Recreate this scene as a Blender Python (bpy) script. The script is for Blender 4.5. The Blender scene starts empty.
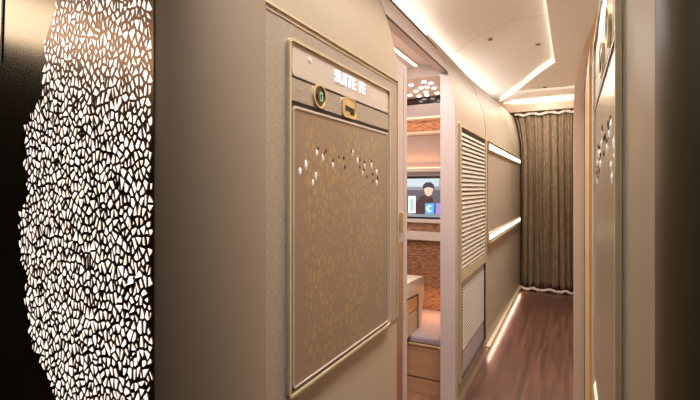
import bpy, bmesh, math, random
from mathutils import Vector, Matrix
random.seed(7)
C = bpy.context.scene.collection
A = 0.65            # distance of the left wall from the lens axis point
B = 0.060           # right wall
EYE = 1.4
F = 430.0
YAW = math.atan(223 / F)
PI = math.pi

# ---------------------------------------------------------------- measuring helpers
def tan_left(u):                        # lateral / forward, positive to the left
    return math.tan(YAW - math.atan((u - 350) / F))
def depth(x, y):
    return y * math.cos(YAW) - x * math.sin(YAW)
def zat(v, x, y):
    return EYE + (188 - v) / F * depth(x, y)
def WL(u, v, x=-A):                     # point of the left wall
    y = -x / tan_left(u)
    return y, zat(v, x, y)
def CY(u, v, y):                        # point of a cross wall
    x = -tan_left(u) * y
    return x, zat(v, x, y)

# ---------------------------------------------------------------- materials
def new_mat(name):
    m = bpy.data.materials.new(name); m.use_nodes = True
    nt = m.node_tree
    return m, nt, nt.nodes['Principled BSDF']
def mat(name, col, rough=0.5, metal=0.0, col2=None, scale=(20, 20, 20), bump=0.0, coat=0.0, detail=4, lo=.35, hi=.65, spec=None, dist=0.002):
    m, nt, p = new_mat(name)
    p.inputs['Roughness'].default_value = rough
    p.inputs['Metallic'].default_value = metal
    p.inputs['Coat Weight'].default_value = coat
    p.inputs['Coat Roughness'].default_value = .08
    if spec is not None: p.inputs['Specular IOR Level'].default_value = spec
    if col2 is None: col2 = tuple(c * .9 for c in col)
    tc = nt.nodes.new('ShaderNodeTexCoord'); mp = nt.nodes.new('ShaderNodeMapping')
    mp.inputs['Scale'].default_value = scale
    nz = nt.nodes.new('ShaderNodeTexNoise'); nz.inputs['Scale'].default_value = 1
    nz.inputs['Detail'].default_value = detail
    rp = nt.nodes.new('ShaderNodeValToRGB')
    rp.color_ramp.elements[0].position = lo; rp.color_ramp.elements[1].position = hi
    rp.color_ramp.elements[0].color = (*col, 1); rp.color_ramp.elements[1].color = (*col2, 1)
    nt.links.new(tc.outputs['Object'], mp.inputs['Vector']); nt.links.new(mp.outputs[0], nz.inputs['Vector'])
    nt.links.new(nz.outputs['Fac'], rp.inputs[0]); nt.links.new(rp.outputs[0], p.inputs['Base Color'])
    if bump:
        b = nt.nodes.new('ShaderNodeBump'); b.inputs['Strength'].default_value = bump; b.inputs['Distance'].default_value = dist
        nt.links.new(nz.outputs['Fac'], b.inputs['Height']); nt.links.new(b.outputs[0], p.inputs['Normal'])
    return m
def emis(name, col, s):
    m, nt, p = new_mat(name)
    p.inputs['Base Color'].default_value = (*col, 1)
    p.inputs['Emission Color'].default_value = (*col, 1)
    p.inputs['Emission Strength'].default_value = s
    p.inputs['Roughness'].default_value = .6
    return m

M = {}
M['satin'] = mat('champagne_satin', (.43, .345, .245), .42, 0.1, (.415, .33, .232), (3, 3, 3))
M['linen'] = mat('champagne_linen', (.42, .345, .27), .38, .25, (.31, .25, .19), (60, 60, 420), bump=.25, detail=3)
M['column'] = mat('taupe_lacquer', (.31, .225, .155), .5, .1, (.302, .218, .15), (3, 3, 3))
M['column_shaded'] = mat('taupe_lacquer_shaded', (.04, .027, .008), .4, .2, (.038, .025, .007), (3, 3, 3))  # darkened column lacquer; the right column's shade is put into the colour
M['tan_satin'] = mat('tan_satin', (.27, .195, .12), .42, .1, (.26, .188, .115), (3, 3, 3))
M['gold'] = mat('brushed_gold', (.74, .58, .30), .28, .65, (.66, .50, .25), (40, 40, 40))
M['pale_gold'] = mat('pale_gold', (.62, .51, .32), .35, .35, (.57, .465, .285), (40, 40, 40))
M['dark'] = mat('dark_seal', (.02, .013, .009), .5)
M['header'] = mat('nameplate_satin', (.56, .47, .39), .35, .15, (.53, .445, .37), (4, 4, 90))
M['jamb'] = mat('rose_lacquer', (.48, .39, .36), .4, .05, (.46, .375, .345), (3, 3, 3))
M['ceil'] = mat('ceiling_paint', (.76, .70, .64), .55, 0, (.75, .69, .63), (3, 3, 3))
M['ceil_low'] = mat('ceiling_paint_lower', (.76, .70, .63), .55, 0, (.75, .69, .62), (3, 3, 3))
M['floor'] = mat('wood_floor', (.10, .040, .023), .3, 0, (.045, .019, .012), (26, 1.6, 1), bump=.08, detail=5)
M['suite_floor'] = mat('suite_floor', (.22, .11, .06), .4, 0, (.15, .07, .04), (20, 4, 1))
M['curtain'] = mat('curtain_cloth', (.32, .225, .13), .75, 0, (.18, .122, .068), (70, 70, 14), bump=.2, detail=4)
M['hem'] = mat('curtain_heading', (.80, .70, .58), .8, 0, None, (50, 50, 50))
M['valance'] = mat('valance_paint', (.52, .38, .26), .5)
M['black'] = mat('black_gloss', (.012, .009, .006), .16, 0, None, coat=.6, spec=.6)
M['bronze_black'] = mat('smoked_bronze', (.26, .20, .14), .2, .85, (.25, .19, .13), (3, 3, 3))
M['panel_back'] = mat('cutout_panel', (.17, .09, .05), .24, .85, (.15, .08, .045), (3, 3, 3))
M['weave'] = mat('relief_copper', (.50, .26, .13), .4, .25, (.20, .09, .042), (22, 22, 90), bump=.9, detail=4, dist=.006)
M['cream'] = mat('cream_leather', (.72, .62, .50), .45, 0, (.68, .58, .46), (30, 30, 30))
M['ivory'] = mat('ivory_lacquer', (.68, .58, .51), .35, 0, (.66, .56, .49), (3, 3, 3))
M['rose_wall'] = mat('rose_grey_wall', (.42, .33, .29), .45, 0, (.40, .31, .27), (3, 3, 3))
M['wood'] = mat('tan_wood', (.42, .235, .125), .35, 0, (.34, .185, .095), (3, 3, 40), coat=.2)
M['dark_wood'] = mat('dark_wood', (.05, .028, .016), .3, 0, (.03, .016, .01), (4, 30, 4), coat=.3)
M['lilac'] = mat('lilac_grey_cloth', (.32, .25, .26), .6, 0, (.27, .21, .22), (60, 60, 60), bump=.1)
M['amber'] = mat('amber_veneer', (.55, .31, .12), .35, .1, (.48, .26, .10), (6, 6, 1.5), coat=.2)
M['tan_paint'] = mat('tan_door_frame', (.46, .33, .235), .45, 0, (.445, .32, .225), (3, 3, 3))
M['rear_panel'] = mat('rear_panel', (.40, .315, .225), .4, .2, (.38, .295, .21), (90, 90, 4))
M['slat'] = mat('louvre_metal', (.58, .51, .42), .3, .15, None, (20, 20, 20))
M['slat_gap'] = mat('louvre_back', (.06, .035, .02), .5)
M['frost'] = mat('frosted_pane', (.46, .42, .40), .25, .1, (.42, .38, .36), (3, 3, 3), coat=.4)
M['rose_mirror'] = mat('bronze_mirror', (.72, .50, .34), .14, .9, (.68, .46, .31), (3, 3, 3))
M['chrome'] = mat('crystal_facets', (.95, .92, .88), .12, .3)
M['black_crystal'] = mat('crystal_dark', (.05, .035, .025), .08, .4)
M['led_warm'] = emis('led_warm', (1, .84, .70), 1.7)
M['led_wash'] = emis('led_wash', (1, .93, .85), 3)
M['led_suite'] = emis('led_suite', (1, .80, .62), 3.0)
M['led_star'] = emis('led_star', (.95, .93, 1), 7)
M['cut'] = emis('cutout_light', (1, .90, .80), 1.15)
M['sign'] = emis('sign_light', (.80, .80, 1), 1.1)
M['amber_led'] = emis('amber_led', (1, .55, .25), 4)

def pane_material():
    m, nt, p = new_mat('gilded_leaf_glass')
    p.inputs['Roughness'].default_value = .32; p.inputs['Metallic'].default_value = .3
    p.inputs['Coat Weight'].default_value = .35; p.inputs['Coat Roughness'].default_value = .15
    tc = nt.nodes.new('ShaderNodeTexCoord')
    mp = nt.nodes.new('ShaderNodeMapping'); mp.inputs['Scale'].default_value = (44, 1, 30)
    vo = nt.nodes.new('ShaderNodeTexVoronoi'); vo.feature = 'DISTANCE_TO_EDGE'; vo.inputs['Scale'].default_value = 1
    rp = nt.nodes.new('ShaderNodeValToRGB'); rp.color_ramp.elements[0].position = .10; rp.color_ramp.elements[1].position = .2
    nz = nt.nodes.new('ShaderNodeTexNoise'); nz.inputs['Scale'].default_value = 9; nz.inputs['Detail'].default_value = 1
    r2 = nt.nodes.new('ShaderNodeValToRGB'); r2.color_ramp.elements[0].position = .25; r2.color_ramp.elements[1].position = .50
    # the gilding thins out towards the edges of the pane
    sx = nt.nodes.new('ShaderNodeSeparateXYZ')
    def edge(out, c, h, soft):
        s = nt.nodes.new('ShaderNodeMath'); s.operation = 'SUBTRACT'; s.inputs[1].default_value = c
        a = nt.nodes.new('ShaderNodeMath'); a.operation = 'ABSOLUTE'
        mr = nt.nodes.new('ShaderNodeMapRange'); mr.inputs[1].default_value = h; mr.inputs[2].default_value = h + soft
        mr.inputs[3].default_value = 1; mr.inputs[4].default_value = 0
        nt.links.new(out, s.inputs[0]); nt.links.new(s.outputs[0], a.inputs[0]); nt.links.new(a.outputs[0], mr.inputs[0])
        return mr.outputs[0]
    L = nt.links.new
    L(tc.outputs['Object'], mp.inputs['Vector']); L(mp.outputs[0], vo.inputs['Vector']); L(vo.outputs['Distance'], rp.inputs[0])
    L(tc.outputs['Object'], nz.inputs['Vector']); L(nz.outputs['Fac'], r2.inputs[0]); L(tc.outputs['Object'], sx.inputs[0])
    e1 = edge(sx.outputs['X'], PW / 2, .245, .05); e2 = edge(sx.outputs['Z'], -.17, .33, .08)
    prev = rp.outputs[0]
    for o in (r2.outputs[0], e1, e2):
        mu = nt.nodes.new('ShaderNodeMath'); mu.operation = 'MULTIPLY'; L(prev, mu.inputs[0]); L(o, mu.inputs[1]); prev = mu.outputs[0]
    mx = nt.nodes.new('ShaderNodeMix'); mx.data_type = 'RGBA'
    mx.inputs['A'].default_value = (.27, .195, .135, 1); mx.inputs['B'].default_value = (.365, .262, .125, 1)
    L(prev, mx.inputs['Factor']); L(mx.outputs['Result'], p.inputs['Base Color'])
    # fine woven lines
    mp2 = nt.nodes.new('ShaderNodeMapping'); mp2.inputs['Scale'].default_value = (25, 25, 380)
    n2 = nt.nodes.new('ShaderNodeTexNoise'); n2.inputs['Scale'].default_value = 1
    bp = nt.nodes.new('ShaderNodeBump'); bp.inputs['Strength'].default_value = .12; bp.inputs['Distance'].default_value = .002
    L(tc.outputs['Object'], mp2.inputs['Vector']); L(mp2.outputs[0], n2.inputs['Vector']); L(n2.outputs['Fac'], bp.inputs['Height']); L(bp.outputs[0], p.inputs['Normal'])
    return m
PW = .68

# ---------------------------------------------------------------- mesh helpers
def obj(name, bm, m, parent=None, smooth=False):
    bmesh.ops.recalc_face_normals(bm, faces=bm.faces)
    me = bpy.data.meshes.new(name); bm.to_mesh(me); bm.free()
    if smooth:
        for f in me.polygons: f.use_smooth = True
    o = bpy.data.objects.new(name, me); me.materials.append(m); C.objects.link(o)
    if parent: o.parent = parent
    return o
def box(x0, x1, y0, y1, z0, z1, bev=0.0, bm=None):
    bm = bm or bmesh.new()
    r = bmesh.ops.create_cube(bm, size=1)
    vs = r['verts']
    bmesh.ops.scale(bm, vec=(abs(x1 - x0), abs(y1 - y0), abs(z1 - z0)), verts=vs)
    bmesh.ops.translate(bm, vec=((x0 + x1) / 2, (y0 + y1) / 2, (z0 + z1) / 2), verts=vs)
    if bev:
        es = {e for v in vs for e in v.link_edges}
        bmesh.ops.bevel(bm, geom=list(es), offset=bev, segments=3, affect='EDGES', profile=.5)
    return bm
def prism(pts, fn, d0, d1, bm=None):
    """closed outline pts (a,b); fn(a,b,d)->xyz ; extruded between d0 and d1"""
    bm = bm or bmesh.new()
    lo = [bm.verts.new(fn(a, b, d0)) for a, b in pts]; hi = [bm.verts.new(fn(a, b, d1)) for a, b in pts]
    n = len(pts)
    bm.faces.new(lo[::-1]); bm.faces.new(hi)
    for i in range(n): bm.faces.new((lo[i], lo[(i + 1) % n], hi[(i + 1) % n], hi[i]))
    return bm
def sweep_y(profile, y0, y1, bm=None):   # profile = closed list of (x,z)
    return prism(profile, lambda a, b, d: (a, d, b), y0, y1, bm)
def rrect(x0, x1, z0, z1, r, n=6):
    pts = []
    for cx, cz, a0 in ((x1 - r, z1 - r, 0), (x0 + r, z1 - r, 90), (x0 + r, z0 + r, 180), (x1 - r, z0 + r, 270)):
        for i in range(n + 1):
            t = math.radians(a0 + 90 * i / n); pts.append((cx + r * math.cos(t), cz + r * math.sin(t)))
    return pts
def ring(outer, inner, fn, d0, d1, bm=None):
    bm = bm or bmesh.new(); n = len(outer)
    L = [[bm.verts.new(fn(a, b, d)) for a, b in pts] for pts, d in ((outer, d0), (outer, d1), (inner, d1), (inner, d0))]
    for k in range(4):
        P, Q = L[k], L[(k + 1) % 4]
        for i in range(n): bm.faces.new((P[i], P[(i + 1) % n], Q[(i + 1) % n], Q[i]))
    return bm
def tag(o, label, cat, group=None):
    o['label'] = label; o['category'] = cat
    if group: o['group'] = group
    return o
def thing(name, loc, label, cat, group=None, rz=0):
    o = bpy.data.objects.new(name, None); C.objects.link(o); o.location = loc; o.rotation_euler = (0, 0, rz)
    o.empty_display_size = .05
    return tag(o, label, cat, group)
def struct(name, bm, m, smooth=False):
    o = obj(name, bm, m, None, smooth); o['kind'] = 'structure'; return o
def part(name, bm, m, root, smooth=False, label=None):
    """bm in world coordinates, stored in the root's frame"""
    bpy.context.view_layer.update()
    mw = Matrix.Translation(root.location) @ root.rotation_euler.to_matrix().to_4x4()
    bmesh.ops.transform(bm, matrix=mw.inverted(), verts=bm.verts)
    o = obj(name, bm, m, root, smooth)
    if label: o['label'] = label
    return o
def sub(name, bm, m, root, prt, label=None):
    o = part(name, bm, m, root, label=label); o.parent = prt; return o

# ---------------------------------------------------------------- wall profile (leans away from the aisle near the top)
ZC = EYE + .72 * A
def lean(z, amt=.27):
    if z <= ZC: return 0.0
    return amt * A * ((z - ZC) / (.80 * A)) ** 1.8
def wall_profile(z0, z1, side, base, th=.055, n=10, off=0.0, amt=.27):
    zs = [z0] + [z for z in [ZC + (z1 - ZC) * i / n for i in range(n)] if z > z0] + [z1] if z1 > ZC else [z0, z1]
    front = [(side * (base + off + lean(z, amt)), z) for z in zs]
    back = [(side * (base + off + th + lean(z, amt)), z) for z in reversed(zs)]
    return front + back
def wallL(z0, z1, y0, y1, th=.055, off=0.0, bm=None, amt=.27): return sweep_y(wall_profile(z0, z1, -1, A, th, off=off, amt=amt), y0, y1, bm)
def wallR(z0, z1, y0, y1, th=.055, off=0.0, bm=None): return sweep_y(wall_profile(z0, z1, 1, B, th, off=off), y0, y1, bm)

Z_TRIM = EYE + .685 * A
Z_LOW = EYE - .835 * A
Z_TOPB = EYE + 1.52 * A
Z_TOPC = EYE + 1.54 * A
YA0, YA1 = 1.25 * A, 2.59 * A
YB0 = 4.13 * A
YC0 = -(-A) / tan_left(485.5)
YEND = 9.8 * A

# ---------------------------------------------------------------- setting
struct('floor', box(-3.2, 1.6, -2.2, YEND + 1.2, -.06, 0), M['floor'])

# aisle walls, left
w = struct('wall_left', wallL(Z_LOW, Z_TRIM, YA0, YA1), M['linen'])
struct('trim_1', wallL(Z_TRIM, Z_TOPB, YA0, YA1, off=.002), M['satin'], False)
struct('trim_2', wallL(0, Z_LOW, YA0, YA1, off=.003), M['satin'])
bm = wallL(Z_TRIM - .003, Z_TRIM + .004, YA0, YA1, th=.01, off=-.004)
wallL(Z_TRIM - .016, Z_TRIM - .013, YA0, YA1, th=.01, off=-.002, bm=bm)
struct('trim_3', bm, M['pale_gold'])
struct('trim_4', wallL(Z_LOW, Z_TRIM, YA1 - .004, YA1 + .004, th=.03, off=-.003), M['gold'])

# rounded corner columns
def corner(side, base, yc, r, z1, inner):
    pts = []
    n = 14
    for i in range(n + 1):
        t = PI / 2 * i / n
        pts.append((side * (base + r - r * math.cos(t)), yc - r * math.sin(t)))
    pts += [(side * (base + inner), yc - r), (side * (base + inner), yc - r + .05), (side * (base + .05), yc - r * .2 + .0), (side * (base + .05), yc)]
    return prism(pts, lambda a, b, d: (a, b, d), 0, z1)
YP = .99 * A
struct('trim_5', corner(-1, A - .004, YA0, YA0 - YP, 2.62, (YA0 - YP) + .004), M['column'], True)
YRC = .43
struct('trim_6', corner(1, B, YRC, .10, 2.62, .5), M['column_shaded'], True)
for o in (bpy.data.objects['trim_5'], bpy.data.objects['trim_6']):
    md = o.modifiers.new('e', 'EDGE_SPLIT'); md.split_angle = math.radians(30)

# section behind the doorway (B) and rear section (C)
struct('wall_left_2', wallL(0, Z_TOPB, YB0, YC0), M['satin'])
def loft(p0, p1, y0, y1):
    bm = bmesh.new()
    a = [bm.verts.new((x, y0, z)) for x, z in p0]; b = [bm.verts.new((x, y1, z)) for x, z in p1]
    n = len(a); bm.faces.new(a[::-1]); bm.faces.new(b)
    for i in range(n): bm.faces.new((a[i], a[(i + 1) % n], b[(i + 1) % n], b[i]))
    return bm
struct('wall_left_3', loft(wall_profile(0, Z_TOPC - .03, -1, A, .055, off=.004, amt=.265), wall_profile(0, Z_TOPC - .01, -1, A, .12, off=.004, amt=.11), YC0 + .008, YEND + .3), M['satin'])
struct('trim_7', wallL(0, Z_TOPB - .01, YC0, YC0 + .008, off=-.001, th=.02), M['dark'])
# jamb of the doorway facing the camera
struct('trim_8', sweep_y([(-A - .001, 0), (-A - .001, ZC)] + [(-(A + .001 + lean(z)), z) for z in (ZC + .1, ZC + .2, ZC + .3, ZC + .4, Z_TOPB)] + [(-A - .18, Z_TOPB), (-A - .095, ZC + .3), (-A - .095, 0)], YB0 - .006, YB0 + .04), M['jamb'])
# lintel over the doorway
zl0, zl1 = EYE + 1.12 * A, EYE + 1.36 * A
def prof(z0, z1, th, off=0, n=6):
    zs = [z0 + (z1 - z0) * i / n for i in range(n + 1)]
    return [(-(A + off + lean(z)), z) for z in zs] + [(-(A + off + th + lean(z)), z) for z in zs[::-1]]
struct('trim_9', sweep_y(prof(zl0, zl1, .05), YA1, YB0), M['jamb'])
bm = sweep_y(prof(zl1, zl1 + .026, .045, off=-.003), YA1, YB0 - .006)
struct('trim_10', bm, M['dark'])
struct('trim_11', sweep_y(prof(zl0 - .004, zl0 + .007, .006, off=-.002), YA1, YB0 - .006), M['dark'])

# aisle walls, right
def WR(u):                               # y on the right wall for a pixel column
    return B / max(1e-3, -tan_left(u))
YR0 = .66
YRD0, YRD1 = 1.78, 2.45
XJ = .004
struct('wall_right', wallR(Z_LOW - .05, Z_TRIM, YR0 - .01, YRD0), M['linen'])
struct('trim_23', wallR(Z_LOW - .05, Z_TRIM, YRC + .001, YR0 - .01), M['tan_satin'])
struct('trim_12', wallR(Z_TRIM, Z_TOPB, YRC + .001, YRD0, off=.002), M['satin'])
struct('trim_13', wallR(0, Z_LOW - .05, YRC + .001, YRD0, off=.002), M['satin'])
struct('wall_right_2', sweep_y(wall_profile(0, Z_TOPB + .06, 1, XJ, .12), YRD1, YEND + .3), M['tan_paint'])
bm = wallR(Z_TRIM - .004, Z_TRIM + .006, YRC + .01, YRD0, th=.01, off=-.002)
struct('trim_14', bm, M['pale_gold'])
struct('door_2', wallR(0, Z_TOPB - .02, YRD0 + .004, YRD1 - .01, th=.03, off=-.008), M['amber'])
struct('trim_15', wallR(0, Z_TOPB - .02, YRD1 - .03, YRD1 - .001, off=-.010, th=.02), M['dark'])
struct('trim_16', wallR(0, Z_TOPB - .02, YRD0 - .002, YRD0 + .006, off=.0015, th=.02), M['pale_gold'])

# ceiling: vaulted panel plus a lower panel with a lit edge
def vault(x, y=0):
    t = min(1, max(0, (y - 5.5 * A) / (4.0 * A)))
    return EYE + A * ((1.97 - .40 * ((x / A) + .45) ** 2) * (1 - t) + 1.91 * t)
def grid_sheet(fx0, fx1, ys, dz, th, nx=24):
    bm = bmesh.new(); lo, hi = [], []
    for y in ys:
        x0, x1 = fx0(y), fx1(y); a, b = [], []
        for i in range(nx + 1):
            x = x0 + (x1 - x0) * i / nx
            a.append(bm.verts.new((x, y, vault(x, y) + dz))); b.append(bm.verts.new((x, y, vault(x, y) + dz + th)))
        lo.append(a); hi.append(b)
    for L_ in (lo, hi):
        for j in range(len(ys) - 1):
            for i in range(nx): bm.faces.new((L_[j][i], L_[j][i + 1], L_[j + 1][i + 1], L_[j + 1][i]))
    for j in range(len(ys) - 1):
        for i in (0, nx): bm.faces.new((lo[j][i], lo[j + 1][i], hi[j + 1][i], hi[j][i]))
    for j in (0, -1):
        for i in range(nx): bm.faces.new((lo[j][i], lo[j][i + 1], hi[j][i + 1], hi[j][i]))
    return bm
YS1 = 5.35 * A
struct('ceiling', grid_sheet(lambda y: -1.62 * A, lambda y: .75 * A, [-.25, YS1 - .003], 0, .03), M['ceil'], True)
struct('ceiling_2', grid_sheet(lambda y: -1.62 * A, lambda y: .75 * A, [YS1 + .003] + [YS1 + (YEND + .3 - YS1) * i / 12 for i in range(1, 13)], 0, .03), M['ceil'], True)
struct('ceiling_3', box(-1.62 * A, .75 * A, -.25, YEND + .3, EYE + 2.05 * A, EYE + 2.1 * A), M['dark'])
KY = 7.1 * A
def edge_x(y): return -.24 * A if y <= KY else -.24 * A - (y - KY) / (9.75 * A - KY) * 1.2 * A
STEP = .045
struct('ceiling_4', grid_sheet(edge_x, lambda y: .6 * A, [1.2, YS1, KY] + [KY + (9.72 * A - KY) * i / 6 for i in range(1, 7)], -STEP, .012, 12), M['ceil_low'], True)
for n in ('trim_1', 'wall_left_2', 'wall_left_3', 'wall_right_2', 'trim_12'):
    for f_ in bpy.data.objects[n].data.polygons: f_.use_smooth = True
for n in ('ceiling', 'ceiling_2', 'ceiling_4', 'trim_1', 'wall_left_2', 'wall_left_3', 'wall_right_2', 'trim_12'):
    md = bpy.data.objects[n].modifiers.new('e', 'EDGE_SPLIT'); md.split_angle = math.radians(30)
# outer ceiling over the coves and suites, and closing walls
struct('ceiling_5', box(-3.2, -1.62 * A, -.25, YEND + .3, EYE + 1.86 * A, EYE + 1.92 * A), M['ceil'])
struct('ceiling_6', box(.75 * A, 1.6, -.25, YEND + .3, EYE + 1.86 * A, EYE + 1.92 * A), M['ceil'])
struct('ceiling_7', box(-3.2, 1.6, -2.2, -.25, 2.72, 2.76), M['black'])
struct('wall_back', box(-3.2, 1.6, -2.25, -2.2, 0, 2.8), M['black'])
struct('wall_front', box(-3.2, 1.6, YEND + .5, YEND + .55, 0, 2.8), M['column'])
struct('wall_right_3', box(1.55, 1.6, -2.2, YEND + .5, 0, 2.8), M['column'])
struct('wall_left_5', box(-3.2, -3.15, -2.2, YEND + .5, 0, 2.8), M['black'])

# ---------------------------------------------------------------- left bulkhead with cut-out light pattern
xe, _ = CY(155, 0, YP)
struct('wall_left_6', box(-3.15, xe - .002, YP, YP + .05, 0, 2.75), M['bronze_black'])
# dark seam at the far left of the bulkhead
x, z0 = CY(1, 62, YP); x2, z1 = CY(6, 0, YP)
seam = prism([(x, z0), (x + .008, z0), (x2 + .008, z1 + .3), (x2, z1 + .3)], lambda a, b, d: (a, d, b), YP - .003, YP + .001)
struct('trim_17', seam, M['dark'])

edge_uv = [(60, -40), (60, 0), (54, 20), (46, 45), (43, 60), (42, 90), (38, 105), (30, 120), (25, 135), (26, 160), (28, 180), (26, 200), (22, 210), (20, 230), (21, 250), (25, 275), (27, 310), (32, 345), (47, 375), (53, 392), (60, 402), (66, 440)]
left_edge = [CY(u, v, YP) for u, v in edge_uv]     # (x,z)
ztop, zbot = left_edge[0][1], left_edge[-1][1]
def lx(z):
    for (xa, za), (xb, zb) in zip(left_edge, left_edge[1:]):
        if zb <= z <= za: return xa + (xb - xa) * (za - z) / (za - zb)
    return left_edge[0][0] if z > za else left_edge[-1][0]
xr, _ = CY(154.6, 0, YP)
tree = thing('pattern_panel', ((xr + left_edge[9][0]) / 2, YP - .004, zbot), 'dark bulkhead panel glowing with hundreds of small white teardrop cut-outs', 'decorative panel')
out = [(xr, ztop), (xr, zbot)] + [(x - .004, z) for x, z in left_edge[::-1]]
part('backing_sheet', prism(out, lambda a, b, d: (a, d, b), YP - .003, YP - .0005), M['panel_back'], tree)
def clip(poly, px, pz, nx, nz):
    res = []
    for i in range(len(poly)):
        a, b = poly[i], poly[(i + 1) % len(poly)]
        da = (a[0] - px) * nx + (a[1] - pz) * nz; db = (b[0] - px) * nx + (b[1] - pz) * nz
        if da <= 0: res.append(a)
        if (da < 0) != (db < 0) and abs(da - db) > 1e-12:
            t = da / (da - db); res.append((a[0] + (b[0] - a[0]) * t, a[1] + (b[1] - a[1]) * t))
    return res
SX, SZ = .0140, .0240
seeds = {}
rows = int((ztop - zbot) / SZ) + 3; cols = int((xr - left_edge[13][0]) / SX) + 4
for j in range(-1, rows):
    for i in range(-2, cols):
        seeds[(i, j)] = (xr - (i + .5 * (j % 2) + random.uniform(-.42, .42)) * SX, zbot + (j + random.uniform(-.6, .6)) * SZ)
bm = bmesh.new()
for (i, j), (sx, sz) in seeds.items():
    if sz > ztop - .01 or sz < zbot + .01 or sx > xr - .005: continue
    if sx < lx(sz) + random.uniform(-.002, .012): continue
    poly = [(sx - .03, sz - .04), (sx + .03, sz - .04), (sx + .03, sz + .04), (sx - .03, sz + .04)]
    g = random.uniform(.0026, .0048)
    for dj in (-2, -1, 0, 1, 2):
        for di in (-3, -2, -1, 0, 1, 2, 3):
            if (di or dj) and (i + di, j + dj) in seeds:
                ox, oz = seeds[(i + di, j + dj)]
                # metric stretched so that the pieces stand upright
                nx, nz = (ox - sx), (oz - sz) * .55
                l = math.hypot(nx, nz)
                mx_, mz_ = (ox + sx) / 2 - nx / l * g, (oz + sz) / 2 - nz / l * g
                poly = clip(poly, mx_, mz_, nx, nz)
                if len(poly) < 3: break
        if len(poly) < 3: break
    if len(poly) < 3: continue
    poly = clip(poly, xr - .003, 0, 1, 0)
    if len(poly) < 3: continue
    # taper towards a random end: triangular, leaf-like pieces
    cz = sum(p[1] for p in poly) / len(poly); cx = sum(p[0] for p in poly) / len(poly)
    h = max(abs(p[1] - cz) for p in poly) + 1e-6; sg = random.choice((-1, 1)) * random.uniform(.35, .95)
    sh = random.uniform(-.25, .25)
    poly = [(cx + (p[0] - cx) * (1 + sg * (p[1] - cz) / h) * .92 + sh * (p[1] - cz), p[1]) for p in poly]
    # drop near-duplicates
    q = [p for k, p in enumerate(poly) if math.hypot(p[0] - poly[k - 1][0], p[1] - poly[k - 1][1]) > .0006]
    if len(q) < 3: continue
    bm.faces.new([bm.verts.new((a, YP - .0042, b)) for a, b in q])
o = part('light_cutouts', bm, M['cut'], tree); o['label'] = 'backlit white teardrop cut-outs'
bm2 = o.data
if bm2.polygons and bm2.polygons[0].normal.y > 0: bm2.flip_normals()

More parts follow.
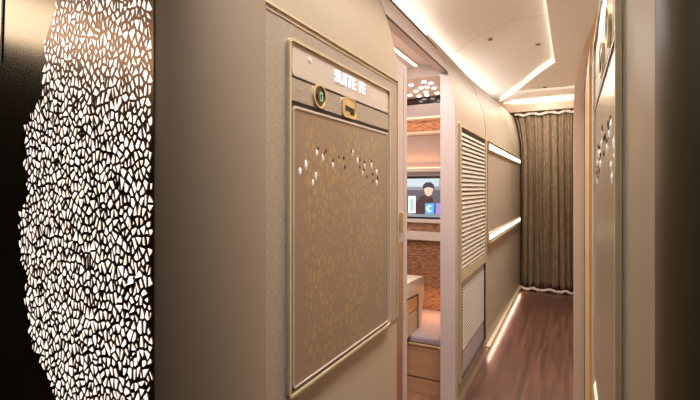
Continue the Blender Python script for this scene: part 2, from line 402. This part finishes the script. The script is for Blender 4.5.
# ---------------------------------------------------------------- name panels on the suites
M['pane'] = pane_material()
def text_mesh(s, size):
    cu = bpy.data.curves.new('t', 'FONT'); cu.body = s; cu.size = size; cu.align_x = 'CENTER'; cu.align_y = 'CENTER'; cu.extrude = .0012; cu.offset = size * .004
    t = bpy.data.objects.new('t', cu); C.objects.link(t)
    bpy.context.view_layer.update()
    me = bpy.data.meshes.new_from_object(t.evaluated_get(bpy.context.evaluated_depsgraph_get()))
    bpy.data.objects.remove(t)
    bm = bmesh.new(); bm.from_mesh(me)
    bmesh.ops.rotate(bm, cent=(0, 0, 0), matrix=Matrix.Rotation(PI / 2, 3, 'X'), verts=bm.verts)
    return bm
def circ(cx, cz, r, n=28): return [(cx + r * math.cos(2 * PI * i / n), cz + r * math.sin(2 * PI * i / n)) for i in range(n)]
P0 = 1.385 * A                    # left panel's near edge
def panel(loc, rz, mirror, text, label):
    """local frame: x along the wall (0..PW), -y towards the aisle, z relative to eye level"""
    t = thing('name_panel', loc, label, 'wall panel', None, rz)
    mx = (lambda s: PW - s) if mirror else (lambda s: s)
    f = lambda a, b, d: (mx(a), -d, b)
    zt, zb = .595 * A, -.832 * A
    h0, h1 = .445 * A, .345 * A
    w = .0075
    obj('backing', prism(rrect(0, PW, zb, zt, .014), f, .0003, .003), M['header'], t)
    obj('outer_frame', ring(rrect(0, PW, zb, zt, .014), rrect(w, PW - w, zb + w, zt - w, .009), f, .002, .011), M['pale_gold'], t)
    # name plate
    np_ = obj('name_plate', prism(rrect(.018, PW - .018, h0 + .004, zt - .018, .012), f, .003, .006), M['header'], t)
    bmx = text_mesh(text, .066)
    xs = [v.co.x for v in bmx.verts]; cen = (min(xs) + max(xs)) / 2
    sc = .215 / (max(xs) - min(xs))
    for v in bmx.verts:
        v.co.x = (v.co.x - cen) * sc + mx((1.745 + 2.09) / 2 * A - P0); v.co.z = v.co.z * .80 + .525 * A; v.co.y = v.co.y - .0075
    xs = sorted(v.co.x for v in bmx.verts)
    gap, cut = max((q - p, (p + q) / 2) for p, q in zip(xs, xs[1:]) if q > xs[0] + .1)
    for keep in (0, 1):
        b2 = bmx.copy(); bmesh.ops.delete(b2, geom=[v for v in b2.verts if (v.co.x > cut) != bool(keep)], context='VERTS')
        obj('illuminated_lettering', b2, M['sign'], np_)
    bmx.free()
    a, z = WL(308, 60)
    obj('sensor_dot', prism(circ(a - P0, z - EYE, .006), f, .006, .008), M['chrome'], np_)
    # dark seams
    bmx = prism([(.012, h0 - .004), (PW - .012, h0 - .004), (PW - .012, h0 + .003), (.012, h0 + .003)], f, .003, .0045)
    prism([(.012, h1 - .004), (PW - .012, h1 - .004), (PW - .012, h1 + .003), (.012, h1 + .003)], f, .003, .0045, bmx)
    obj('seam', bmx, M['dark'], t)
    hb = obj('handle_band', prism([(.012, h1 + .003), (PW - .012, h1 + .003), (PW - .012, h0 - .004), (.012, h0 - .004)], f, .003, .007), M['linen'], t)
    # status indicator
    cx, cz = 1.613 * A - P0, .402 * A
    ind = obj('status_indicator', ring(circ(cx, cz, .034), circ(cx, cz, .029), f, .006, .012), M['gold'], t)
    obj('indicator_glass', prism(circ(cx, cz, .030), f, .006, .0085), M['black'], ind)
    g = mat('indicator_green', (.25, .50, .33), .4)
    obj('indicator_icon', ring(rrect(cx - .002, cx + .014, cz - .013, cz + .013, .003), rrect(cx + .002, cx + .010, cz - .009, cz + .009, .002), f, .0095, .011), g, ind)
    obj('indicator_icon', prism([(cx - .014, cz - .007), (cx - .005, cz - .009), (cx - .005, cz + .008), (cx - .013, cz + .006)], f, .0095, .011), M['pane'] if False else M['dark_wood'], ind)
    # recessed latch
    cx, cz = 1.897 * A - P0, .395 * A
    la = obj('latch', ring(rrect(cx - .048, cx + .048, cz - .032, cz + .032, .018), rrect(cx - .0435, cx + .0435, cz - .0285, cz + .0285, .015), f, .006, .0115), M['gold'], t)
    obj('latch_plate', prism(rrect(cx - .043, cx + .043, cz - .0285, cz + .0285, .015), f, .006, .010), M['gold'], la)
    obj('latch_slot', prism([(cx - .030, cz - .010), (cx + .031, cz - .010), (cx + .031, cz + .002), (cx - .030, cz + .006)], f, .010, .0115), M['dark'], la)
    bmx = prism([(cx + .004, cz - .020), (cx + .014, cz - .020), (cx + .014, cz - .009), (cx + .004, cz - .009)], f, .010, .0115)
    prism([(cx + .019, cz - .020), (cx + .029, cz - .020), (cx + .029, cz - .009), (cx + .019, cz - .009)], f, .010, .0115, bmx)
    obj('latch_slot', bmx, M['dark'], la)
    # main pane in a dark rebate
    obj('pane_rebate', ring(rrect(.010, PW - .010, zb + .010, h1 - .004, .008), rrect(.022, PW - .022, zb + .022, h1 - .012, .006), f, .002, .0042), M['dark'], t)
    obj('pane_frame', ring(rrect(.0185, PW - .0185, zb + .0185, h1 - .010, .012), rrect(.0225, PW - .0225, zb + .0225, h1 - .016, .010), f, .003, .009), M['header'], t)
    pn = obj('gilded_pane', prism(rrect(.022, PW - .022, zb + .022, h1 - .014, .012), f, .003, .0065), M['pane'], t)
    wh = [(315, 153), (304, 165), (298, 172), (314, 176), (311, 183), (321, 158), (351, 153), (356, 161), (363, 166), (370, 166), (375, 172), (361, 173), (375, 183), (331, 165)]
    bk = [(316, 149), (324, 151), (322, 154), (331, 161), (337, 157), (342, 158), (343, 167), (350, 151), (358, 160), (363, 162), (370, 161), (358, 167), (362, 170), (365, 177), (371, 174), (371, 181), (376, 178)]
    for lst, m, r0 in ((wh, M['chrome'], .0105), (bk, M['black_crystal'], .006)):
        for u, v in lst:
            y, z = WL(u, v); a = y - P0; b = z - EYE; r = r0 * random.uniform(.8, 1.15); tw = random.uniform(-.5, .5)
            bmx = bmesh.new(); n = 6; top = .0085
            rim = [bmx.verts.new(f(a + r * .75 * math.cos(tw + 2 * PI * k / n), b + r * 1.25 * math.sin(tw + 2 * PI * k / n), .0065)) for k in range(n)]
            mid = [bmx.verts.new(f(a + r * .35 * math.cos(tw + 2 * PI * k / n), b + r * .6 * math.sin(tw + 2 * PI * k / n), top)) for k in range(n)]
            bmx.faces.new(rim); bmx.faces.new(mid)
            for k in range(n): bmx.faces.new((rim[k], rim[(k + 1) % n], mid[(k + 1) % n], mid[k]))
            obj('crystal', bmx, m, pn)
    return t
panel((-A, P0, EYE), PI / 2, False, 'SUITE 1E', 'gold-framed wall panel under an illuminated suite sign, on the left of the aisle')
# the right-hand panel: local x runs towards the camera, so mirrored layout
tR = panel((B, YR0 + PW, EYE), -PI / 2, True, 'SUITE 1K', 'gold-framed wall panel seen almost edge-on, on the right of the aisle')

# ---------------------------------------------------------------- left doorway
door = struct('door_1', box(-A - .045, -A - .015, 2.2 * A, 2.76 * A, .02, EYE + .84 * A), M['rose_mirror'])
bm = box(-A - .047, -A - .011, 2.75 * A, 2.82 * A, .02, EYE + .84 * A, .003)
e = obj('door_edge', bm, M['jamb'], door)
box_h = box(-A - .047, -A - .011, 2.60 * A, 2.75 * A, EYE + .76 * A, EYE + .84 * A)
obj('door_rail', box_h, M['jamb'], door)
obj('door_stile', box(-A - .0465, -A - .0115, 2.60 * A, 2.74 * A, EYE - .36 * A, EYE + .76 * A), M['jamb'], door)
y, z = WL(400.5, 222, -A - .01)
obj('door_handle', box(-A - .011, -A + .004, y - .008, y + .008, z - .045, z + .045, .005), M['gold'], door)

# ---------------------------------------------------------------- suite interior
XI = -A - .056
YW = 5.4 * A                      # cross wall carrying the television
def zw(v): return zat(v, -1.05, YW)
def band(v0, v1): return zw(v1), zw(v0)
XL = -2.3
struct('wall_left_7', box(XL, XI, YW, YW + .04, 0, 2.1), M['rose_wall'])
struct('wall_left_9', box(XL, -A * 1.19, YW, YW + .04, 2.1, 2.24), M['rose_wall'])
struct('wall_left_8', box(XL - .04, XL, YP + .06, YW + .04, 0, 2.4), M['weave'])
struct('floor_2', box(XL, XI, YP + .06, YW, -.0, .006), M['suite_floor'])
ZS = EYE + 1.30 * A; ZS2 = EYE + 1.17 * A
struct('ceiling_8', box(XL, -A * 1.21, YA1 - .6, 4.4 * A, ZS, ZS + .03), M['ivory'])
struct('ceiling_9', box(XL, -A * 1.2, 4.4 * A, YW, ZS2, ZS + .03), M['ivory'])
# strip light in the suite ceiling
xs = -ZS  # placeholder replaced below
xs = -(1.30 * A) / .88
sl = thing('ceiling_strip_light', (xs, 3.3 * A, ZS), 'thin warm strip light set in the ceiling inside the suite', 'light')
part('light_housing', box(xs - .018, xs + .018, 2.4 * A, 4.38 * A, ZS - .004, ZS - .0005), M['pale_gold'], sl)
part('light_diffuser', box(xs - .010, xs + .010, 2.42 * A, 4.37 * A, ZS - .007, ZS - .004), M['led_suite'], sl)
stars = [(411, 85), (424, 82), (427, 87), (434, 88), (416, 91), (426, 92), (410, 95), (419, 96), (427, 95), (437, 93), (431, 83), (421, 88)]
for k, (u, v) in enumerate(stars):
    D = F * (ZS2 - EYE) / (188 - v); tl = tan_left(u); y = D / (math.cos(YAW) + tl * math.sin(YAW)); x = -tl * y
    y = min(y, YW - .03)
    bmx = prism(circ(x, y, .016, 14), lambda a, b, d: (a, b, d), ZS2 - .005, ZS2 + .001)
    o = obj('star_lamp', bmx, M['led_star']); tag(o, 'tiny white spotlight set in the pale ceiling inside the suite', 'spotlight', 'spotlights in the suite ceiling')
# wall bands
z0, z1 = band(97.5, 104.5); struct('trim_18', box(XL, XI, YW - .02, YW, z0, z1), M['black'])
cab = thing('overhead_cabinet', (-1.3, YW, zw(118)), 'ivory overhead cabinet on the wall above the television', 'cabinet')
z0, z1 = band(104.5, 117); part('cabinet_body', box(XL + .3, XI - .005, YW - .05, YW - .001, z0, z1, .006), M['ivory'], cab)
part('cabinet_underlight', box(XL + .3, XI - .005, YW - .03, YW - .01, z0 - .004, z0), M['amber_led'], cab)
z0, z1 = band(119.5, 131.5); struct('trim_19', box(XL, XI, YW - .008, YW, z0, z1), M['weave'])
def shelf(v0, v1, dep, label, led=None):
    z0, z1 = band(v0, v1)
    t = thing('wall_shelf', (-1.3, YW, z0), label, 'shelf')
    part('shelf_board', box(XL + .3, XI - .003, YW - dep, YW - .009, z0, z1, .004), M['ivory'], t)
    part('shelf_edge', box(XL + .3, XI - .004, YW - dep - .003, YW - dep, z0 + .001, z0 + .006), M['gold'], t)
    if led: part('shelf_light', box(XL + .3, XI - .01, YW - .03, YW - .012, z1, z1 + .004), M['amber_led'], t)
shelf(131.5, 134.5, .04, 'thin ivory shelf below the overhead cabinet, topmost of the wall shelves')
shelf(168, 172, .05, 'slim ivory shelf with warm light just above the television', True)
shelf(219, 223, .045, 'slim ivory shelf just below the television')
shelf(231.5, 240, .075, 'thick ivory shelf, lowest on the wall below the television')
z0, z1 = band(223, 231.5); struct('trim_20', box(XL, XI, YW - .008, YW, z0, z1), M['weave'])
z0, z1 = band(240, 330); struct('trim_21', box(XL, XI, YW - .010, YW, z0, z1), M['weave'])

# television
tv = thing('television', (-1.03, YW, zw(217)), 'wall-mounted television showing a dark-haired person and app icons', 'television')
tz0, tz1 = band(178.5, 217)
tx0, tx1 = CY(398, 200, YW)[0], XI - .02
part('casing', box(tx0 - .012, tx1 + .012, YW - .03, YW - .001, tz0 - .012, tz1 + .02, .006), M['black'], tv)
scr = part('screen', box(tx0, tx1, YW - .033, YW - .029, tz0, tz1), emis('screen_grey', (.16, .19, .22), 1.0), tv)
def onscreen(name, uv, m, lift, label=None):
    pts = [CY(u, v, YW - .034) for u, v in uv]
    return sub(name, prism(pts, lambda a, b, d: (a, d, b), YW - .0335 - lift, YW - .0325), m, tv, scr, label)
sk = emis('screen_sky', (.40, .52, .58), .7)
onscreen('screen_background', [(399, 187), (439, 186.5), (439.5, 178.5), (399, 179)], sk, 0)
dk = emis('screen_dark', (.035, .035, .045), .6)
onscreen('screen_panel', [(399, 190), (441, 190), (441, 213), (399, 213)], emis('screen_mid', (.09, .085, .10), .7), .0003)
onscreen('screen_person_coat', [(414, 214), (415.5, 203), (420, 196.5), (426, 195), (430, 195), (433, 199), (435, 214)], emis('screen_coat', (.05, .022, .025), .8), .0007, 'dark coat of the person on screen')
onscreen('screen_person_face', [(424, 190), (425, 186), (432, 185.5), (433, 190), (431.5, 194.5), (428.5, 196.5), (425.5, 194.5)], emis('screen_skin', (.62, .42, .34), .8), .0010)
onscreen('screen_person_hair', [(422.8, 190.5), (423, 185), (426, 182.3), (431, 182.3), (434, 185), (433.8, 190.5), (432.5, 188), (428, 187), (425, 188)], dk, .0013)
onscreen('screen_card', [(408.5, 196), (415.5, 196), (415.5, 213), (408.5, 213)], emis('screen_white', (.75, .85, .9), .95), .0016)
onscreen('screen_card', [(410, 198.5), (414, 198.5), (414, 211), (410, 211)], emis('screen_teal', (.30, .45, .50), .8), .0019)
onscreen('app_icon', [(425.2, 203.5), (434, 203.3), (434, 213.8), (425.2, 214)], emis('screen_blue', (.05, .30, .62), 1.1), .0016)
mo = [(429.6 + 2.9 * math.cos(t), 208.6 + 3.2 * math.sin(t)) for t in [math.radians(60 + k * 24) for k in range(11)]]
mi = [(430.3 + 1.7 * math.cos(t), 208.4 + 2.1 * math.sin(t)) for t in [math.radians(300 - k * 24) for k in range(11)]]
onscreen('app_icon_mark', mo + mi, emis('icon_white', (.9, .95, 1), 1.2), .0022)
onscreen('app_icon', [(436, 203.3), (444, 203), (444, 213.8), (436, 213.8)], emis('screen_purple', (.22, .16, .50), 1.1), .0016)

# ottoman across the foot of the suite
yo = 2.80
def zo(v, x): return zat(v, x, yo)
ox0, ox1 = -1.55, XI - .02
zot = zo(344, -.9)
ot = thing('ottoman', (-1.1, yo + .3, 0), 'tan wood ottoman box with grey cushion and gold lip, inside the suite', 'ottoman')
part('ottoman_base', box(ox0, ox1, yo, YW - .02, .0, zot - .012, .004), M['wood'], ot)
part('gold_lip', box(ox0, ox1, yo - .006, yo + .008, zot - .014, zot - .002, .002), M['gold'], ot)
part('cushion', box(ox0 + .01, ox1 - .01, yo + .012, YW - .03, zot - .014, zot + .045, .02), M['lilac'], ot, True)
part('base_seam', box(ox0, ox1, yo - .001, yo + .002, .115, .122), M['dark'], ot)

# seat console / armrest beside the doorway
xa = -.99
def ya(u, x): return -x / tan_left(u)
def side(uv, x): return [(ya(u, x), zat(v, x, ya(u, x))) for u, v in uv]
yn, ye = 2.83, ya(423.5, xa)
zc0 = zot + .046
def vz(u, z): return 188 - F * (z - EYE) / depth(xa, ya(u, xa))
arm = thing('seat_console', (xa - .08, (yn + ye) / 2, zc0), 'cream seat console with gold band and dark recess, on the ledge behind the doorway', 'armrest')
SD = lambda a, b, d: (d, a, b)
ul = 403
bl, br = vz(ul, zc0), vz(417, zc0)
part('console_body', prism(side([(ul, bl), (ul, 292), (418.5, 286), (418.5, vz(418.5, zc0) )], xa), SD, xa - .14, xa), M['dark_wood'], arm)
part('console_top', prism(side([(ul, 300), (ul, 286), (410, 281.5), (422.5, 276), (423.5, 279), (423.3, 292), (419.9, vz(419.9, zc0)), (418.6, vz(418.6, zc0)), (418, 293), (410, 297)], xa), SD, xa - .14, xa + .006), M['cream'], arm)
part('gold_band', prism(side([(ul, 317), (ul, 302.5), (416.4, 296), (416.4, 308)], xa), SD, xa - .13, xa + .004), M['gold'], arm)
part('console_drawer', prism(side([(ul, bl), (ul, 318.5), (416.4, 309.5), (416.4, vz(416.4, zc0))], xa), SD, xa - .13, xa + .003), mat('sand_leather', (.56, .45, .27), .45), arm)

# ---------------------------------------------------------------- louvred unit behind the doorway
def yl(u): return A / tan_left(u)
lv = thing('louvred_shutter', (-A, (yl(460) + yl(482)) / 2, EYE), 'tall gold-framed louvre panel over a frosted pane, right of the doorway', 'shutter')
FX = lambda a, b, d: (-A + d, a, b)
y0, y1 = yl(458.4), yl(484.6)
zt = zat(121, -A, y0); zb = zat(386, -A, y0)
zm0, zm1 = zat(283, -A, y0), zat(272, -A, y0)
zt2 = zt - .003
# outer rails
def rect(a0, a1, b0, b1): return [(a0, b0), (a1, b0), (a1, b1), (a0, b1)]
part('frame', ring(rrect(y0, y1, zb, zt, .02), rrect(y0 + .025, y1 - .035, zb + .03, zt - .03, .012), FX, -.001, .012), M['satin'], lv)
part('frame_edge', ring(rrect(y0 + .024, y1 - .030, zb + .025, zt - .025, .014), rrect(y0 + .032, y1 - .040, zb + .035, zt - .035, .010), FX, .0, .015), M['gold'], lv)
part('frame_rail', prism(rect(y0 + .030, y1 - .035, zm0, zm1), FX, 0, .014), M['pale_gold'], lv)
part('louvre_backing', prism(rect(y0 + .030, y1 - .035, zm1, zt - .03), FX, .0002, .002), M['slat_gap'], lv)
bm = bmesh.new(); n = 30; zz0, zz1 = zm1 + .006, zt - .06
for k in range(n):
    zc = zz0 + (zz1 - zz0) * (k + .5) / n; h = (zz1 - zz0) / n * .40
    prism([(0.002, zc + h), (.006, zc + h * .8), (.012, zc - h * .6), (.012, zc - h), (.009, zc - h), (0.002, zc + h * .3)], lambda a, b, d: (-A + a, d, b), y0 + .033, y1 - .041, bm)
part('louvre_slats', bm, M['slat'], lv)
part('louvre_shadow_gap', prism(rect(y0 + .033, y1 - .041, zt - .058, zt - .037), FX, .002, .004), M['dark'], lv)
pz0 = zb + .03
part('frosted_pane', prism(rect(y0 + .031, y1 - .037, pz0, zm0), FX, .0002, .004), M['frost'], lv)
bm = bmesh.new()
for k in range(24):
    zc = zm0 - .02 - k * .019
    prism([(0.004, zc + .004), (.0065, zc), (.0065, zc - .004), (0.004, zc - .003)], lambda a, b, d: (-A + a, d, b), y0 + .040, y1 - .045, bm)
part('pane_slats', bm, M['slat'], lv)
part('pane_seal', ring(rect(y0 + .030, y1 - .036, pz0 - .001, zm0), rect(y0 + .046, y1 - .056, pz0 + .012, zm0 - .002), FX, .002, .0155), M['dark'], lv)

# ---------------------------------------------------------------- rear section: niche with two light strips
yc1 = yl(519)
ycs = yl(487.5)
zu = EYE + .545 * A; zd = EYE - .65 * A
struct('trim_22', box(-A - .003, -A + .003, ycs, yc1, zd + .02, zu - .02), M['rear_panel'])
def strip(z, s, label):
    t = thing('wall_light_strip', (-A, (ycs + yc1) / 2, z), label, 'light')
    part('strip_housing', box(-A - .003, -A + .016, ycs, yc1, z - .037, z + .037, .003), M['satin'], t)
    part('strip_diffuser', box(-A + .014, -A + .019, ycs + .01, yc1 - .01, z - .023, z + .023, .002), M['led_warm'], t)
    part('strip_ledge', box(-A - .003, -A + .022, ycs, yc1, z + s * .047 - .005, z + s * .047 + .005), M['pale_gold'], t)
strip(zu, 1, 'upper of two glowing horizontal light strips on the left wall before the curtain')
strip(zd, -1, 'lower of two glowing horizontal light strips on the left wall before the curtain')
fl = thing('floor_light_strip', (-A + .01, (YC0 + YEND) / 2, .06), 'glowing light strip along the foot of the left wall towards the curtain', 'light')
part('strip_housing', box(-A + .001, -A + .034, YC0, YEND - .1, .060, .078, .003), M['pale_gold'], fl)
part('strip_diffuser', box(-A + .006, -A + .026, YC0 + .02, YEND - .12, .056, .060), emis('led_floor', (1, .70, .56), 3), fl)

# ---------------------------------------------------------------- curtain
cx0, cx1 = -A + .012, .34
ct = thing('curtain', ((cx0 + cx1) / 2, YEND, .02), 'brown pleated curtain drawn across the far end of the aisle', 'curtain')
zt_c = EYE + 1.54 * A; zb_c = .035
bm = bmesh.new(); nx, nz = 180, 26; G = []
for j in range(nz + 1):
    z = zb_c + (zt_c - zb_c) * j / nz; row = []
    k = .65 + .35 * (1 - j / nz)
    xl = cx0
    for i in range(nx + 1):
        s = i / nx; x = xl + (cx1 - xl) * s - lean(z, .13) * (1 - s) ** 8
        ph = 2 * PI * (s * 11.5 + .35 * math.sin(s * 9) + .05 * math.sin(z * 2 + s * 20))
        y = YEND + .030 * k * math.sin(ph) + .010 * math.sin(ph * 2.3 + 1 + z) + .006 * math.sin(z * 3 + s * 30)
        row.append(bm.verts.new((x + .008 * math.cos(ph), y, z + (.010 * math.sin(ph * .5) if j == 0 else 0))))
    G.append(row)
for j in range(nz):
    for i in range(nx): bm.faces.new((G[j][i], G[j][i + 1], G[j + 1][i + 1], G[j + 1][i]))
o = part('curtain_fabric', bm, M['curtain'], ct, True)
md = o.modifiers.new('s', 'SOLIDIFY'); md.thickness = .003
def hem(name, zfun, h):
    bm = bmesh.new(); G = []
    for j in range(4):
        row = []
        for i in range(nx + 1):
            s = i / nx; z0_, off = zfun(s); xl = cx0; x = xl + (cx1 - xl) * s - lean(z0_, .13) * (1 - s) ** 8
            ph = 2 * PI * (s * 11.5 + .35 * math.sin(s * 9))
            row.append(bm.verts.new((x, YEND - .045 + .012 * math.sin(ph) + off, z0_ + h * j / 3 + .010 * math.sin(ph * .5 + 1))))
        G.append(row)
    for j in range(3):
        for i in range(nx): bm.faces.new((G[j][i], G[j][i + 1], G[j + 1][i + 1], G[j + 1][i]))
    o = part(name, bm, M['hem'], ct, True); md = o.modifiers.new('s', 'SOLIDIFY'); md.thickness = .004
hem('curtain_heading', lambda s: (zt_c - .012, 0), .035)
hem('curtain_hem_gap_light', lambda s: (.012, -.004), .035)  # pale strip at the foot; its colour paints light through the gap
rl = thing('curtain_track', (-.3, YEND, zt_c + .03), 'beige curtain track box under the ceiling, above the brown curtain', 'curtain rail')
part('track_box', box(-A - .38, .5, YEND - .11, YEND + .05, zt_c + .035, EYE + 2.04 * A, .003), M['valance'], rl)
part('track_light', box(-A - .2, .45, YEND - .122, YEND - .112, EYE + 1.80 * A, EYE + 1.81 * A), emis('led_track', (1, .88, .76), 1.2), rl)
part('track_rail', box(-A - .2, .42, YEND - .02, YEND + .02, zt_c + .02, zt_c + .036), M['dark_wood'], rl)

# ---------------------------------------------------------------- cove lights
def cove(name, x0, x1, y0, y1, z, label):
    t = thing(name, ((x0 + x1) / 2, (y0 + y1) / 2, z), label, 'light')
    part('cove_tray', box(x0 - .01, x1 + .01, y0, y1, z - .012, z), M['satin'], t)
    part('cove_strip', box(x0, x1, y0 + .02, y1 - .02, z, z + .006), M['led_wash'], t)
    return t
cove('cove_light', -1.42 * A, -1.36 * A, .45, YEND - .1, EYE + 1.44 * A, 'bright cove light washing the ceiling from behind the left wall top')
cove('cove_light', .42 * A, .48 * A, .45, YEND - .1, EYE + 1.44 * A, 'cove light behind the top of the right wall')
# strip on the edge of the lower ceiling panel, shining on the panel above
ce = thing('ceiling_edge_light', (-.24 * A, KY, vault(-.24 * A) - STEP), 'bent line of light running along the ceiling step over the aisle', 'light')
bm = bmesh.new()
ys = [1.2] + [1.2 + (KY - 1.2) * i / 6 for i in range(1, 7)] + [KY + (9.7 * A - KY) * i / 8 for i in range(1, 9)]
ex = []
for y in ys:
    x = edge_x(y)
    ex.append((x + .012, y, vault(x, y) - STEP + .0125))
for (xa_, ya_, za_), (xb_, yb_, zb_) in zip(ex, ex[1:]):
    d = Vector((xb_ - xa_, yb_ - ya_, 0)).normalized(); nn = Vector((-d.y, d.x, 0)) * -.008
    P = [Vector((xa_, ya_, za_)), Vector((xb_, yb_, zb_))]
    vs = []
    for p in P:
        for sgn in (1, -1):
            for hz in (0, .008): vs.append(bm.verts.new((p.x + nn.x * sgn, p.y + nn.y * sgn, p.z + hz)))
    a = vs
    for f in ((0, 1, 3, 2), (4, 6, 7, 5), (0, 4, 5, 1), (2, 3, 7, 6), (1, 5, 7, 3), (0, 2, 6, 4)): bm.faces.new([a[k] for k in f])
part('light_strip', bm, emis('led_edge', (1, .93, .84), 5), ce)

# ceiling fittings
for (u, v), lab in zip([(490, 39), (538, 44), (545, 87)], ['small round nozzle in the ceiling nearest the left wall', 'small round nozzle in the ceiling beside the long line of light', 'small dark round nozzle in the ceiling nearest the curtain']):
    low = (u, v) == (545, 87)
    y = 3
    for _ in range(30):
        x = -tan_left(u) * y; zc = vault(x, y) - (STEP if low else 0); D = F * (zc - EYE) / (188 - v); y = D / (math.cos(YAW) + tan_left(u) * math.sin(YAW))
    t = thing('ceiling_nozzle', (x, y, zc), lab, 'nozzle', 'ceiling nozzles')
    part('nozzle_ring', ring(circ(x, y, .022, 20), circ(x, y, .013, 20), lambda a, b, d: (a, b, d), zc - .008, zc + .004), M['column'], t)
    part('nozzle_core', prism(circ(x, y, .0135, 16), lambda a, b, d: (a, b, d), zc - .005, zc + .003), M['dark'], t)

# ---------------------------------------------------------------- unseen glow panel added behind the camera (what the glossy bulkhead mirrors)
vs_ = thing('reflection_glow_panel', (-3.149, -.6, 2.5), 'unseen glowing panel added behind the camera for the bulkhead to mirror', 'light')
part('light_box', box(-3.149, -3.11, -2.0, .60, 2.33, 2.66, .005), emis('reflection_glow', (.9, .78, .62), 4.6), vs_)

# ---------------------------------------------------------------- lamps (at the fittings, plus added fills without one)
def area(name, loc, rot, sx, sy, power, col):
    l = bpy.data.lights.new(name, 'AREA'); l.shape = 'RECTANGLE'; l.size = sx; l.size_y = sy; l.energy = power; l.color = col
    o = bpy.data.objects.new(name, l); C.objects.link(o); o.location = loc; o.rotation_euler = rot
    return o
W = (1, .95, .89)
area('cove_lamp', (-1.39 * A, 3.1, EYE + 1.46 * A), (PI, .75, 0), .05, 5.8, 14, (1, .96, .91))
area('cove_lamp', (.45 * A, 3.1, EYE + 1.46 * A), (PI, -.75, 0), .05, 5.8, 27, (1, .96, .91))
# broad fill added under the ceiling to brighten the aisle, no fitting
dl = area('aisle_fill', (-.30, 3.1, EYE + 1.86 * A), (0, 0, 0), .30, 5.9, 70, (1, .975, .94)); dl.data.spread = math.radians(88)
area('suite_lamp', (xs, 1.9, ZS - .02), (0, 0, 0), .04, 1.0, 20, (1, .9, .87))
area('suite_ceiling_fill', (-2.2, 2.2, 1.45), (0, math.radians(-115), 0), .4, 1.4, 16, (1, .92, .92))  # added fill aimed up to brighten the suite ceiling, no window here
area('desk_lamp', (-1.3, YW - .06, zw(118) - .01), (math.radians(-20), 0, 0), .7, .02, 1.1, (1, .55, .3))
area('desk_lamp', (-1.3, YW - .05, zw(168) + .02), (PI + math.radians(25), 0, 0), .7, .02, 1.6, (1, .5, .22))
area('foot_glow_fill', (-.95, YW - .2, .62), (math.radians(-15), 0, 0), .4, .05, 2.0, (1, .5, .25))  # added without a fitting, for the orange glow low on the wall

area('track_lamp', (-.35, YEND - .14, EYE + 1.79 * A), (PI + math.radians(-50), 0, 0), .8, .02, 1.2, W)
area('curtain_fill', (-.30, YEND - .75, EYE + 1.80 * A), (math.radians(25), 0, 0), .7, .1, 8, W)  # added fill in front of the curtain to brighten the cloth
area('rear_aisle_fill', (-.33, 4.9, EYE + 1.82 * A), (0, 0, 0), .2, 2.6, 8, (1, .97, .93))  # second added fill, brightens the walls towards the curtain
area('floor_strip_lamp', (-A + .016, 5.0, .054), (0, math.radians(-25), 0), .02, 2.5, 2.6, (1, .60, .46))
world = bpy.data.worlds.new('World'); bpy.context.scene.world = world; world.use_nodes = True
world.node_tree.nodes['Background'].inputs[0].default_value = (.9, .75, .6, 1)
world.node_tree.nodes['Background'].inputs[1].default_value = .05

cam = bpy.data.cameras.new('Camera'); co = bpy.data.objects.new('Camera', cam); C.objects.link(co)
cam.sensor_width = 36; cam.lens = F / 700 * 36; cam.clip_start = .01; cam.clip_end = 50
cam.shift_y = -12 / 700
co.location = (0, 0, EYE); co.rotation_euler = (PI / 2, 0, YAW)
sc = bpy.context.scene; sc.camera = co
sc.view_settings.view_transform = 'Standard'; sc.view_settings.look = 'None'
sc.view_settings.gamma = 1; sc.view_settings.exposure = 0.15
sc.cycles.max_bounces = 8; sc.cycles.diffuse_bounces = 5
